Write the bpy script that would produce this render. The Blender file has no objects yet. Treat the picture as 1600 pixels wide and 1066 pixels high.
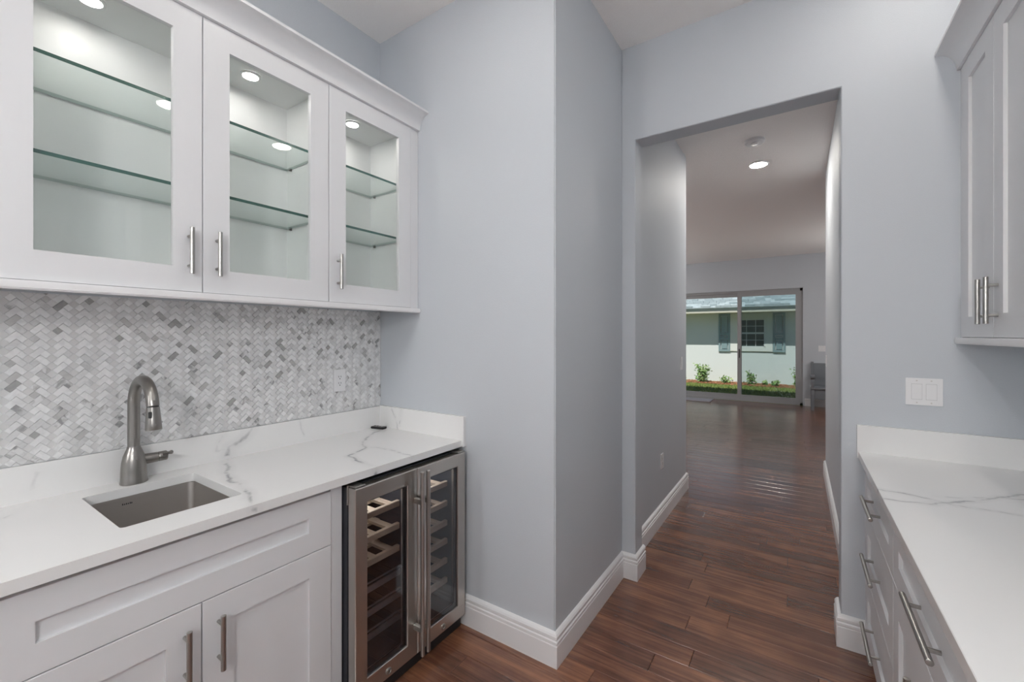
import bpy, bmesh, math, random
from mathutils import Vector, Matrix

# ------------------------------------------------------------------ camera, world, sun, exposure
SC = bpy.context.scene
COL = SC.collection
F_PX, YAW, EYE = 669.0, math.atan(448 / 669.0), 1.437
cd = bpy.data.cameras.new('camera'); cam = bpy.data.objects.new('camera', cd); COL.objects.link(cam)
cd.sensor_width = 36; cd.lens = 36 * F_PX / 1600; cd.shift_y = -8 / 1600.0; cd.clip_start = 0.02; cd.clip_end = 200
cam.location = (0, 0, EYE); cam.rotation_euler = (math.pi / 2, 0, YAW)
SC.camera = cam
SC.view_settings.view_transform = 'Standard'; SC.view_settings.look = 'None'
SC.view_settings.gamma = 1; SC.view_settings.use_curve_mapping = False
SC.view_settings.exposure = 0.11
W = bpy.data.worlds.new('world'); SC.world = W; W.use_nodes = True
bg = W.node_tree.nodes['Background']
sky = W.node_tree.nodes.new('ShaderNodeTexSky'); sky.sky_type = 'HOSEK_WILKIE'; sky.turbidity = 3.0
sky.sun_direction = Vector((-0.1, -0.5, 0.86)).normalized()
W.node_tree.links.new(sky.outputs[0], bg.inputs[0]); bg.inputs[1].default_value = 2.3
sl = bpy.data.lights.new('sun', 'SUN'); sl.energy = 4.7; sl.angle = 0.009; sl.color = (1, .96, .9)
so = bpy.data.objects.new('sun', sl); COL.objects.link(so)
so.rotation_euler = Vector((0.1, 0.5, -0.86)).to_track_quat('-Z', 'Y').to_euler()
SC.cycles.max_bounces = 12; SC.cycles.diffuse_bounces = 7; SC.cycles.transparent_max_bounces = 24
SC.cycles.sample_clamp_indirect = 6.0; SC.cycles.caustics_reflective = False; SC.cycles.caustics_refractive = False
LAMP_PANTRY, LAMP_CORRIDOR, FILL_KITCHEN, FILL_GREAT, LAMP_PUCK = 54.0, 390.0, 60.0, 70.0, 72.0  # kitchen and great room strengths drive added fill lamps
FILL_GLOBE_KITCHEN, FILL_GLOBE_GREAT = 55.0, 32.0  # strengths of the unseen globes added for ambient fill
R = random.Random(7)

# ------------------------------------------------------------------ materials
def mat(name, col, rough=.5, metal=0.0, bump=None, noise=None, spec=None, aniso=None):
    """col linear rgb; bump=(scale,strength,detail); noise=(scale,amount) small colour variation"""
    m = bpy.data.materials.new(name); m.use_nodes = True
    nt = m.node_tree; b = nt.nodes['Principled BSDF']
    b.inputs['Base Color'].default_value = (*col, 1); b.inputs['Roughness'].default_value = rough
    b.inputs['Metallic'].default_value = metal
    if spec is not None: b.inputs['Specular IOR Level'].default_value = spec
    geo = nt.nodes.new('ShaderNodeNewGeometry')
    if bump:
        n = nt.nodes.new('ShaderNodeTexNoise'); n.inputs['Scale'].default_value = bump[0]; n.inputs['Detail'].default_value = bump[2]
        nt.links.new(geo.outputs['Position'], n.inputs['Vector'])
        bp = nt.nodes.new('ShaderNodeBump'); bp.inputs['Strength'].default_value = bump[1]; bp.inputs['Distance'].default_value = .01
        nt.links.new(n.outputs[0], bp.inputs['Height']); nt.links.new(bp.outputs[0], b.inputs['Normal'])
    if noise:
        n = nt.nodes.new('ShaderNodeTexNoise'); n.inputs['Scale'].default_value = noise[0]; n.inputs['Detail'].default_value = 5
        nt.links.new(geo.outputs['Position'], n.inputs['Vector'])
        mr = nt.nodes.new('ShaderNodeMapRange'); mr.inputs[3].default_value = 1 - noise[1]; mr.inputs[4].default_value = 1 + noise[1]
        nt.links.new(n.outputs[0], mr.inputs[0])
        mx = nt.nodes.new('ShaderNodeVectorMath'); mx.operation = 'SCALE'; mx.inputs[0].default_value = col
        nt.links.new(mr.outputs[0], mx.inputs['Scale']); nt.links.new(mx.outputs[0], b.inputs['Base Color'])
    return m

def srgb(r, g, b):
    f = lambda c: (c / 255 / 12.92) if c / 255 <= .04045 else ((c / 255 + .055) / 1.055) ** 2.4
    return (f(r), f(g), f(b))

def emit(name, col, strength):
    m = bpy.data.materials.new(name); m.use_nodes = True; nt = m.node_tree
    b = nt.nodes['Principled BSDF']; b.inputs['Base Color'].default_value = (.8, .8, .8, 1)
    b.inputs['Emission Color'].default_value = (*col, 1); b.inputs['Emission Strength'].default_value = strength
    return m

def thin_glass(name, tint, refl=1.0, rough=0.0, f0=.05):
    m = bpy.data.materials.new(name); m.use_nodes = True; nt = m.node_tree
    nt.nodes.remove(nt.nodes['Principled BSDF']); out = nt.nodes['Material Output']
    t = nt.nodes.new('ShaderNodeBsdfTransparent'); t.inputs[0].default_value = (*tint, 1)
    g = nt.nodes.new('ShaderNodeBsdfGlossy'); g.inputs['Roughness'].default_value = rough
    lw = nt.nodes.new('ShaderNodeLayerWeight'); lw.inputs[0].default_value = .5
    p = nt.nodes.new('ShaderNodeMath'); p.operation = 'POWER'; p.inputs[1].default_value = 4
    nt.links.new(lw.outputs['Facing'], p.inputs[0])
    mr = nt.nodes.new('ShaderNodeMapRange'); mr.inputs[3].default_value = f0 * refl; mr.inputs[4].default_value = .9 * refl
    nt.links.new(p.outputs[0], mr.inputs[0])
    mx = nt.nodes.new('ShaderNodeMixShader')
    nt.links.new(mr.outputs[0], mx.inputs[0]); nt.links.new(t.outputs[0], mx.inputs[1]); nt.links.new(g.outputs[0], mx.inputs[2])
    nt.links.new(mx.outputs[0], out.inputs[0])
    return m

def brushed(name, col, rough, axis):
    """brushed steel: streaks run along the given axis (0,1,2)"""
    m = mat(name, col, rough, 1.0); nt = m.node_tree; b = nt.nodes['Principled BSDF']
    geo = nt.nodes.new('ShaderNodeNewGeometry'); mp = nt.nodes.new('ShaderNodeMapping')
    s = [260, 260, 260]; s[axis] = 3; mp.inputs['Scale'].default_value = s
    n = nt.nodes.new('ShaderNodeTexNoise'); n.inputs['Scale'].default_value = 1; n.inputs['Detail'].default_value = 2
    nt.links.new(geo.outputs['Position'], mp.inputs[0]); nt.links.new(mp.outputs[0], n.inputs['Vector'])
    mr = nt.nodes.new('ShaderNodeMapRange'); mr.inputs[3].default_value = rough - .07; mr.inputs[4].default_value = rough + .1
    nt.links.new(n.outputs[0], mr.inputs[0]); nt.links.new(mr.outputs[0], b.inputs['Roughness'])
    bp = nt.nodes.new('ShaderNodeBump'); bp.inputs['Strength'].default_value = .04; bp.inputs['Distance'].default_value = .002
    nt.links.new(n.outputs[0], bp.inputs['Height']); nt.links.new(bp.outputs[0], b.inputs['Normal'])
    return m

M = {}
M['wall'] = mat('wall_paint', (.545, .575, .612), .62, bump=(260, .10, 3))
M['ceil'] = mat('ceiling_paint', (.90, .875, .86), .8, bump=(140, .35, 4))
M['white'] = mat('cabinet_white', (.735, .742, .758), .36)
M['inner'] = mat('cabinet_inside', (.84, .845, .845), .45)
M['trim'] = mat('trim_white', (.80, .80, .81), .3)
M['steel'] = brushed('brushed_steel_door', (.56, .53, .495), .3, 1)
M['nickel'] = brushed('brushed_nickel', (.29, .277, .263), .3, 2)
M['handle'] = brushed('handle_nickel', (.44, .43, .41), .32, 2)
M['handle_y'] = brushed('handle_nickel_long', (.44, .43, .41), .32, 1)
M['sink'] = brushed('sink_steel', (.50, .475, .455), .36, 1)
M['black'] = mat('black_plastic', (.012, .012, .013), .45)
M['blackin'] = mat('cooler_liner', (.035, .037, .045), .5)
M['beech'] = mat('beech_slat', (.78, .58, .39), .5, noise=(30, .12))
M['wire'] = mat('shelf_steel', (.62, .60, .58), .35, .8)
M['plate'] = mat('white_plastic', (.80, .80, .81), .35)
M['slot'] = mat('dark_slot', (.06, .06, .06), .6)
M['dark'] = mat('dark_rubber', (.03, .03, .03), .5)
M['grout'] = mat('grout', (.66, .66, .66), .8)
M['glass'] = thin_glass('door_glass', (.982, .988, .985), 1, 0, .045)
M['shelfglass'] = thin_glass('shelf_glass', (.935, .97, .958), .8, 0, .05)
M['glassedge'] = mat('glass_edge_green', (.035, .115, .095), .15)
M['glassback'] = mat('glass_edge_pale', (.36, .43, .41), .2)
M['coolglass'] = thin_glass('cooler_glass', (.78, .79, .83), 1, 0, .07)
M['slideglass'] = thin_glass('sliding_glass', (.95, .97, .96), .6, 0, .04)
M['frame_grey'] = mat('slider_frame', (.36, .36, .365), .45)
M['puck'] = emit('puck_lens', (1, .97, .92), LAMP_PUCK)
M['lamp_p'] = emit('downlight_lens', (1, .945, .875), LAMP_PANTRY)
M['lamp_c'] = emit('corridor_lens', (1, .95, .88), LAMP_CORRIDOR)
M['lamp_k'] = emit('kitchen_lens', (1, .985, .965), FILL_KITCHEN)
M['globe_k'] = emit('kitchen_globe', (1, .985, .96), FILL_GLOBE_KITCHEN)
M['globe_g'] = emit('great_room_globe', (1, .985, .965), FILL_GLOBE_GREAT)
M['lamp_g'] = emit('great_room_lens', (1, .95, .88), FILL_GREAT)

def marble(name, base, dark, amt):
    m = mat(name, base, .3); nt = m.node_tree; b = nt.nodes['Principled BSDF']
    geo = nt.nodes.new('ShaderNodeNewGeometry'); oi = nt.nodes.new('ShaderNodeObjectInfo')
    ad = nt.nodes.new('ShaderNodeMath'); ad.operation = 'ADD'
    nt.links.new(geo.outputs['Random Per Island'], ad.inputs[0]); nt.links.new(oi.outputs['Random'], ad.inputs[1])
    va = nt.nodes.new('ShaderNodeVectorMath'); va.operation = 'ADD'
    sc = nt.nodes.new('ShaderNodeMath'); sc.operation = 'MULTIPLY'; sc.inputs[1].default_value = 7
    nt.links.new(ad.outputs[0], sc.inputs[0]); nt.links.new(geo.outputs['Position'], va.inputs[0]); nt.links.new(sc.outputs[0], va.inputs[1])
    n = nt.nodes.new('ShaderNodeTexNoise'); n.inputs['Scale'].default_value = 26; n.inputs['Detail'].default_value = 6; n.inputs['Distortion'].default_value = 1.2
    nt.links.new(va.outputs[0], n.inputs['Vector'])
    cr = nt.nodes.new('ShaderNodeValToRGB'); cr.color_ramp.elements[0].position = .36; cr.color_ramp.elements[1].position = .56
    cr.color_ramp.elements[0].color = (*[x * (1 - amt) + y * amt for x, y in zip(base, dark)], 1); cr.color_ramp.elements[1].color = (*base, 1)
    nt.links.new(n.outputs[0], cr.inputs[0])
    fr = nt.nodes.new('ShaderNodeMath'); fr.operation = 'FRACT'; nt.links.new(ad.outputs[0], fr.inputs[0])
    mr = nt.nodes.new('ShaderNodeMapRange'); mr.inputs[3].default_value = .94; mr.inputs[4].default_value = 1.04
    nt.links.new(fr.outputs[0], mr.inputs[0])
    mx = nt.nodes.new('ShaderNodeVectorMath'); mx.operation = 'SCALE'
    nt.links.new(cr.outputs[0], mx.inputs[0]); nt.links.new(mr.outputs[0], mx.inputs['Scale']); nt.links.new(mx.outputs[0], b.inputs['Base Color'])
    return m
TILE = [marble('marble_pale', (.79, .795, .80), (.66, .667, .675), .8), marble('marble_grey', (.65, .655, .66), (.52, .525, .53), .8),
        marble('marble_mid', (.50, .50, .50), (.40, .40, .405), .7), marble('marble_dark', (.37, .37, .365), (.29, .29, .29), .7),
        marble('marble_veined', (.68, .685, .69), (.24, .24, .245), .9), marble('marble_white', (.80, .80, .805), (.68, .687, .695), .6)]

def quartz(name, veins):
    """white quartz with grey veins running along given 3-D polylines: [(points, width, strength)]"""
    m = mat(name, (.80, .80, .795), .16); nt = m.node_tree; b = nt.nodes['Principled BSDF']; N = nt.nodes.new; L = nt.links.new
    geo = N('ShaderNodeNewGeometry')
    def warp(scale, amp, detail):
        n = N('ShaderNodeTexNoise'); n.inputs['Scale'].default_value = scale; n.inputs['Detail'].default_value = detail
        L(geo.outputs['Position'], n.inputs['Vector'])
        s = N('ShaderNodeVectorMath'); s.operation = 'SUBTRACT'; s.inputs[1].default_value = (.5, .5, .5); L(n.outputs['Color'], s.inputs[0])
        k = N('ShaderNodeVectorMath'); k.operation = 'SCALE'; k.inputs['Scale'].default_value = amp; L(s.outputs[0], k.inputs[0]); return k.outputs[0]
    a1 = N('ShaderNodeVectorMath'); L(geo.outputs['Position'], a1.inputs[0]); L(warp(9, .05, 3), a1.inputs[1])
    a2 = N('ShaderNodeVectorMath'); L(a1.outputs[0], a2.inputs[0]); L(warp(45, .014, 3), a2.inputs[1])
    P = a2.outputs[0]
    mod = N('ShaderNodeTexNoise'); mod.inputs['Scale'].default_value = 16; mod.inputs['Detail'].default_value = 3; L(geo.outputs['Position'], mod.inputs['Vector'])
    mo = N('ShaderNodeMapRange'); mo.inputs[1].default_value = .3; mo.inputs[2].default_value = .65; mo.inputs[3].default_value = .5; L(mod.outputs[0], mo.inputs[0])
    total = None
    for pts, wdt, st in veins:
        best = None
        for p, q in zip(pts[:-1], pts[1:]):
            p, q = Vector(p), Vector(q); ab = q - p
            s = N('ShaderNodeVectorMath'); s.operation = 'SUBTRACT'; L(P, s.inputs[0]); s.inputs[1].default_value = p
            d = N('ShaderNodeVectorMath'); d.operation = 'DOT_PRODUCT'; L(s.outputs[0], d.inputs[0]); d.inputs[1].default_value = ab / ab.length_squared
            c = N('ShaderNodeClamp'); L(d.outputs['Value'], c.inputs[0])
            k = N('ShaderNodeVectorMath'); k.operation = 'SCALE'; k.inputs[0].default_value = ab; L(c.outputs[0], k.inputs['Scale'])
            e = N('ShaderNodeVectorMath'); e.operation = 'DISTANCE'; L(s.outputs[0], e.inputs[0]); L(k.outputs[0], e.inputs[1])
            v = e.outputs['Value']
            if best is not None:
                mn = N('ShaderNodeMath'); mn.operation = 'MINIMUM'; L(best, mn.inputs[0]); L(v, mn.inputs[1]); v = mn.outputs[0]
            best = v
        core = N('ShaderNodeMapRange'); core.inputs[1].default_value = 0; core.inputs[2].default_value = wdt * 1.5; core.inputs[3].default_value = st; core.inputs[4].default_value = 0; L(best, core.inputs[0])
        halo = N('ShaderNodeMapRange'); halo.inputs[1].default_value = 0; halo.inputs[2].default_value = wdt * 5; halo.inputs[3].default_value = st * .28; halo.inputs[4].default_value = 0; L(best, halo.inputs[0])
        ad = N('ShaderNodeMath'); ad.operation = 'ADD'; L(core.outputs[0], ad.inputs[0]); L(halo.outputs[0], ad.inputs[1]); v = ad.outputs[0]
        if total is not None:
            mxm = N('ShaderNodeMath'); mxm.operation = 'MAXIMUM'; L(total, mxm.inputs[0]); L(v, mxm.inputs[1]); v = mxm.outputs[0]
        total = v
    ml = N('ShaderNodeMath'); ml.operation = 'MULTIPLY'; L(total, ml.inputs[0]); L(mo.outputs[0], ml.inputs[1])
    mx = N('ShaderNodeMix'); mx.data_type = 'RGBA'; mx.inputs['A'].default_value = (.80, .80, .795, 1); mx.inputs['B'].default_value = (.30, .305, .32, 1)
    L(ml.outputs[0], mx.inputs['Factor']); L(mx.outputs['Result'], b.inputs['Base Color'])
    return m
Z = .914
M['quartz_l'] = quartz('quartz_sink_run', [
    ([(-1.954, 1.636, Z), (-1.908, 1.511, Z), (-1.80, 1.36, Z), (-1.684, 1.279, Z), (-1.627, 1.163, Z), (-1.518, 1.121, Z), (-1.40, 1.11, Z - .03)], .006, .85),
    ([(-1.684, 1.279, Z), (-1.638, 1.323, Z), (-1.413, 1.306, Z)], .005, .6),
    ([(-2.02, .945, 1.035), (-2.02, .923, .999), (-2.02, .89, .975), (-2.02, .852, .966), (-2.02, .84, .93), (-1.93, .80, Z), (-1.85, .764, Z), (-1.71, .72, Z), (-1.55, .70, Z), (-1.45, .67, Z), (-1.40, .66, Z - .02)], .007, .8),
    ([(-2.02, .832, 1.016), (-2.02, .815, .99), (-2.02, .80, .96), (-2.02, .852, .955)], .004, .4),
    ([(-1.915, 1.635, 1.02), (-1.883, 1.635, .969), (-1.867, 1.635, .925)], .004, .6),
    ([(-1.836, 1.635, 1.025), (-1.856, 1.635, .954)], .005, .6),
    ([(-2.02, 1.16, 1.03), (-2.02, 1.17, .99), (-2.02, 1.19, .95)], .003, .35),
    ([(-2.02, .30, 1.0), (-2.02, .28, .95), (-1.9, .22, Z)], .006, .28)])
M['quartz_r'] = quartz('quartz_drawer_run', [
    ([(.225, 1.915, Z), (.30, 1.90, Z), (.40, 1.86, Z), (.446, 1.865, Z), (.556, 1.87, Z), (.87, 1.83, Z)], .005, .7),
    ([(.225, 1.80, Z), (.338, 1.835, Z), (.42, 1.905, Z), (.619, 2.11, Z), (.87, 2.2, Z)], .005, .75),
    ([(.38, 1.93, Z), (.50, 2.0, Z), (.62, 2.06, Z)], .004, .5)])

def wood_floor():
    m = mat('dark_hardwood', (.1, .04, .02), .3); nt = m.node_tree; b = nt.nodes['Principled BSDF']; N = nt.nodes.new; L = nt.links.new
    geo = N('ShaderNodeNewGeometry'); oi = N('ShaderNodeObjectInfo')
    ad = N('ShaderNodeMath'); L(geo.outputs['Random Per Island'], ad.inputs[0]); L(oi.outputs['Random'], ad.inputs[1])
    fr = N('ShaderNodeMath'); fr.operation = 'FRACT'; L(ad.outputs[0], fr.inputs[0])
    off = N('ShaderNodeMath'); off.operation = 'MULTIPLY'; off.inputs[1].default_value = 31; L(ad.outputs[0], off.inputs[0])
    va = N('ShaderNodeVectorMath'); L(geo.outputs['Position'], va.inputs[0]); L(off.outputs[0], va.inputs[1])
    mp = N('ShaderNodeMapping'); mp.inputs['Scale'].default_value = (1.3, 34, 34); L(va.outputs[0], mp.inputs[0])
    g = N('ShaderNodeTexNoise'); g.inputs['Scale'].default_value = 1.3; g.inputs['Detail'].default_value = 8; g.inputs['Roughness'].default_value = .62; g.inputs['Distortion'].default_value = .5; L(mp.outputs[0], g.inputs['Vector'])
    blotch = N('ShaderNodeTexNoise'); blotch.inputs['Scale'].default_value = 5; blotch.inputs['Detail'].default_value = 4; L(va.outputs[0], blotch.inputs['Vector'])
    cr = N('ShaderNodeValToRGB'); e = cr.color_ramp.elements
    e[0].position = .28; e[0].color = (*srgb(64, 41, 31), 1); e[1].position = .78; e[1].color = (*srgb(166, 114, 82), 1)
    k = e.new(.5); k.color = (*srgb(110, 71, 54), 1)
    s1 = N('ShaderNodeMath'); s1.operation = 'MULTIPLY_ADD'; s1.inputs[1].default_value = .34; L(blotch.outputs[0], s1.inputs[0])
    s2 = N('ShaderNodeMath'); s2.operation = 'MULTIPLY_ADD'; s2.inputs[1].default_value = .15; s2.inputs[2].default_value = -.075; L(fr.outputs[0], s2.inputs[0])
    s3 = N('ShaderNodeMath'); s3.operation = 'MULTIPLY'; s3.inputs[1].default_value = .66; L(g.outputs[0], s3.inputs[0])
    s4 = N('ShaderNodeMath'); L(s3.outputs[0], s4.inputs[0]); L(s2.outputs[0], s4.inputs[1]); L(s4.outputs[0], s1.inputs[2])
    L(s1.outputs[0], cr.inputs[0]); L(cr.outputs[0], b.inputs['Base Color'])
    mp2 = N('ShaderNodeMapping'); mp2.inputs['Scale'].default_value = (2.2, 30, 1); L(va.outputs[0], mp2.inputs[0])
    wv = N('ShaderNodeTexNoise'); wv.inputs['Scale'].default_value = 1.0; wv.inputs['Detail'].default_value = 2; L(mp2.outputs[0], wv.inputs['Vector'])
    bp = N('ShaderNodeBump'); bp.inputs['Strength'].default_value = .14; bp.inputs['Distance'].default_value = .006; L(wv.outputs[0], bp.inputs['Height']); L(bp.outputs[0], b.inputs['Normal'])
    rr = N('ShaderNodeMapRange'); rr.inputs[3].default_value = .17; rr.inputs[4].default_value = .29; b.inputs['Specular IOR Level'].default_value = .7; b.inputs['Coat Weight'].default_value = .5; b.inputs['Coat Roughness'].default_value = .2; L(g.outputs[0], rr.inputs[0]); L(rr.outputs[0], b.inputs['Roughness'])
    return m
M['floor'] = wood_floor()
M['subfloor'] = mat('subfloor', (.03, .018, .012), .8)

# ------------------------------------------------------------------ mesh helpers
def new(): return bmesh.new()

def box(bm, x0, x1, y0, y1, z0, z1, bev=0.0, seg=1, mi=0):
    x0, x1 = sorted((x0, x1)); y0, y1 = sorted((y0, y1)); z0, z1 = sorted((z0, z1))
    v = [bm.verts.new((x, y, z)) for x in (x0, x1) for y in (y0, y1) for z in (z0, z1)]
    fs = [bm.faces.new([v[i] for i in q]) for q in ((0, 1, 3, 2), (4, 6, 7, 5), (0, 4, 5, 1), (2, 3, 7, 6), (0, 2, 6, 4), (1, 5, 7, 3))]
    for f in fs: f.material_index = mi
    if bev:
        es = list({e for f in fs for e in f.edges})
        bmesh.ops.bevel(bm, geom=es, offset=bev, segments=seg, affect='EDGES', clamp_overlap=True)
    return fs

def prism(bm, pts, axis, a, b, bev=0.0):
    """extrude a closed 2-D outline along axis from a to b. axis 'y': pts are (x,z); 'x': (y,z); 'z': (x,y)"""
    def P(p, t): return {'y': (p[0], t, p[1]), 'x': (t, p[0], p[1]), 'z': (p[0], p[1], t)}[axis]
    A = [bm.verts.new(P(p, a)) for p in pts]; B = [bm.verts.new(P(p, b)) for p in pts]
    n = len(pts)
    fs = [bm.faces.new(A), bm.faces.new(B[::-1])] + [bm.faces.new((A[i], B[i], B[(i + 1) % n], A[(i + 1) % n])) for i in range(n)]
    bmesh.ops.recalc_face_normals(bm, faces=fs)
    if bev: bmesh.ops.bevel(bm, geom=list({e for f in fs for e in f.edges}), offset=bev, segments=1, affect='EDGES', clamp_overlap=True)
    return fs

def tube(bm, path, rad, n=14, caps=True):
    """sweep a circle along 3-D points; rad number or list"""
    path = [Vector(p) for p in path]; rr = rad if isinstance(rad, (list, tuple)) else [rad] * len(path)
    rings = []; up = None
    for i, p in enumerate(path):
        t = (path[min(i + 1, len(path) - 1)] - path[max(i - 1, 0)]).normalized()
        if up is None:
            up = t.orthogonal().normalized()
        up = (up - t * up.dot(t)).normalized(); w = t.cross(up)
        rings.append([bm.verts.new(p + (up * math.cos(k * 2 * math.pi / n) + w * math.sin(k * 2 * math.pi / n)) * rr[i]) for k in range(n)])
    fs = []
    for a, b in zip(rings[:-1], rings[1:]):
        fs += [bm.faces.new((a[k], a[(k + 1) % n], b[(k + 1) % n], b[k])) for k in range(n)]
    if caps: fs += [bm.faces.new(rings[0][::-1]), bm.faces.new(rings[-1])]
    return fs

def lathe(bm, prof, c, n=32, axis='z', caps=True):
    """prof list of (radius, height) ; c centre"""
    rings = []
    for r, h in prof:
        ring = []
        for k in range(n):
            a = 2 * math.pi * k / n; u, v = r * math.cos(a), r * math.sin(a)
            ring.append(bm.verts.new({'z': (c[0] + u, c[1] + v, c[2] + h), 'x': (c[0] + h, c[1] + u, c[2] + v), 'y': (c[0] + u, c[1] + h, c[2] + v)}[axis]))
        rings.append(ring)
    for a, b in zip(rings[:-1], rings[1:]):
        for k in range(n): bm.faces.new((a[k], a[(k + 1) % n], b[(k + 1) % n], b[k]))
    if caps: bm.faces.new(rings[0][::-1]); bm.faces.new(rings[-1])

def sweep(bm, path, prof, closed=False):
    """sweep a wall-moulding profile (out, z) along XY points; outward is to the right of travel"""
    pts = [Vector((p[0], p[1])) for p in path]; n = len(pts); rings = []
    for i, p in enumerate(pts):
        def nrm(a, b):
            d = (b - a).normalized(); return Vector((d.y, -d.x))
        if i == 0: m = nrm(p, pts[1])
        elif i == n - 1: m = nrm(pts[-2], p)
        else:
            a, b = nrm(pts[i - 1], p), nrm(p, pts[i + 1]); m = (a + b); m = m / (m.dot(a))
        rings.append([bm.verts.new((p.x + m.x * o, p.y + m.y * o, z)) for o, z in prof])
    k = len(prof)
    for a, b in zip(rings[:-1], rings[1:]):
        for j in range(k): bm.faces.new((a[j], b[j], b[(j + 1) % k], a[(j + 1) % k]))
    bm.faces.new(rings[0]); bm.faces.new(rings[-1][::-1])
    bmesh.ops.recalc_face_normals(bm, faces=bm.faces[:])

def obj(name, bm, m, parent=None, smooth=False, kind=None, label=None):
    me = bpy.data.meshes.new(name)
    if isinstance(bm, bmesh.types.BMesh):
        bm.normal_update(); bm.to_mesh(me); bm.free()
    else: me = bm
    for x in (m if isinstance(m, (list, tuple)) else [m]): me.materials.append(x)
    if smooth:
        me.shade_smooth(); me.set_sharp_from_angle(angle=math.radians(35))
    o = bpy.data.objects.new(name, me); COL.objects.link(o)
    if parent is not None: attach(o, parent)
    if kind: o['kind'] = kind
    if label: o['label'] = label
    return o

def world_loc(o):
    v = o.location.copy()
    if o.parent: v = world_loc(o.parent) + o.matrix_parent_inverse.translation + v
    return v

def attach(o, parent):
    o.parent = parent; o.matrix_parent_inverse = Matrix.Translation(-world_loc(parent))

def thing(name, label, cat, loc=(0, 0, 0), group=None, kind=None):
    o = bpy.data.objects.new(name, None); COL.objects.link(o); o.location = loc; o.empty_display_size = .05
    if label: o['label'] = label; o['category'] = cat
    if group: o['group'] = group
    if kind: o['kind'] = kind
    return o

def tag(o, label, cat, group=None):
    o['label'] = label; o['category'] = cat
    if group: o['group'] = group
    return o

def bx(name, dims, m, parent=None, bev=0.0, seg=1, kind=None):
    b = new(); box(b, *dims, bev=bev, seg=seg); return obj(name, b, m, parent, kind=kind)

# ------------------------------------------------------------------ the shell
XB, XS, XR = -2.04, -.882, .885          # alcove back wall, side wall, right wall
YE, YF, YT, YB = 1.655, 2.50, 2.63, 10.65  # alcove end wall, far wall front/back, sliding door wall
CZ, CZ2 = 3.15, 3.12
REAR = -4.2
def wallbox(name, dims, bev=.004): return bx(name, dims, M['wall'], bev=bev, seg=2, kind='structure')
wallbox('wall_left', (XB - .12, XB, REAR - .12, YE, 0, 3.2), 0)
wallbox('wall_alcove_end', (XB - .12, XS, YE, YT, 0, 3.2), .005)
b = new(); prism(b, [(XS, 0), (-.80, 0), (-.80, 2.593), (.163, 2.593), (.163, 0), (XR + .12, 0), (XR + .12, 3.2), (XS, 3.2)], 'y', YF, YT, .004)
obj('wall_far', b, M['wall'], kind='structure')
wallbox('wall_right', (XR, XR + .12, REAR - .12, YF, 0, 3.2), 0)
wallbox('wall_rear', (XB, XR, REAR - .12, REAR, 0, 3.2), 0)
wallbox('wall_corridor_left', (XS - .12, XS, YT, 4.27, 0, 3.2))
wallbox('wall_corridor_right', (.23, .35, YT, 5.48, 0, 3.2))
wallbox('wall_great_left', (-5.12, -5.0, 4.15, YB, 0, 3.2), 0)
wallbox('wall_great_front_left', (-5.0, XS - .12, 4.15, 4.27, 0, 3.2), 0)
wallbox('wall_great_right', (3.6, 3.72, 5.36, YB, 0, 3.2), 0)
wallbox('wall_great_front_right', (.35, 3.6, 5.36, 5.48, 0, 3.2), 0)
DL, DR, DT = -2.36, .07, 2.43
b = new(); prism(b, [(-5.12, 0), (DL, 0), (DL, DT), (DR, DT), (DR, 0), (3.72, 0), (3.72, 3.2), (-5.12, 3.2)], 'y', YB, YB + .17, .003)
obj('wall_back', b, M['wall'], kind='structure')
bx('ceiling', (XB, XR, REAR, YF, CZ, 3.2), M['ceil'], kind='structure')
bx('ceiling', (-5.0, 3.6, YT, YB, CZ2, 3.2), M['ceil'], kind='structure')
bx('roof_slab', (-5.4, 4.0, REAR - .5, 12.4, 3.2, 3.3), M['trim'], kind='structure')

PROF = [(0, 0), (.018, 0), (.018, .094), (.0145, .097), (.0145, .100), (.0185, .103), (.0185, .113), (.0135, .117), (.0135, .120), (.0165, .124), (.0165, .134), (.012, .142), (.005, .148), (0, .149)]
def baseboard(name, path):
    b = new(); sweep(b, path, PROF); obj(name, b, M['trim'], kind='structure')
baseboard('baseboard_left', [(-1.99, YE), (XS, YE), (XS, YF), (-.80, YF), (-.80, YT + .02), ])
baseboard('baseboard_corridor_left', [(XS, YT), (XS, 4.27), (-1.6, 4.27)])
baseboard('baseboard_right', [(.163, YT + .02), (.163, YF), (.30, YF)][::1])
baseboard('baseboard_corridor_right', [(.75, 5.48), (.23, 5.48), (.23, YT)])
baseboard('baseboard_back', [(DR + .03, YB), (3.6, YB)])
baseboard('baseboard_back_left', [(-5.0, YB), (DL - .03, YB)])

# floor: sub-floor slab with planks running across the corridor
fl = bx('floor', (-5.0, 3.6, REAR, YB, -.06, -.009), M['subfloor'], kind='structure')
PW = .121
def plank(bm, x0, x1, y0, y1):
    g, c = .0006, .0022
    lo = [(x0 + g, y0 + g), (x1 - g, y0 + g), (x1 - g, y1 - g), (x0 + g, y1 - g)]
    hi = [(x0 + g + c, y0 + g + c), (x1 - g - c, y0 + g + c), (x1 - g - c, y1 - g - c), (x0 + g + c, y1 - g - c)]
    A = [bm.verts.new((*p, -.009)) for p in lo]; Bv = [bm.verts.new((*p, -.0016)) for p in lo]; T = [bm.verts.new((*p, 0)) for p in hi]
    bm.faces.new(T)
    for P, Q in ((A, Bv), (Bv, T)):
        for i in range(4): bm.faces.new((P[i], P[(i + 1) % 4], Q[(i + 1) % 4], Q[i]))
rest = new(); y = REAR; row = 0
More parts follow.
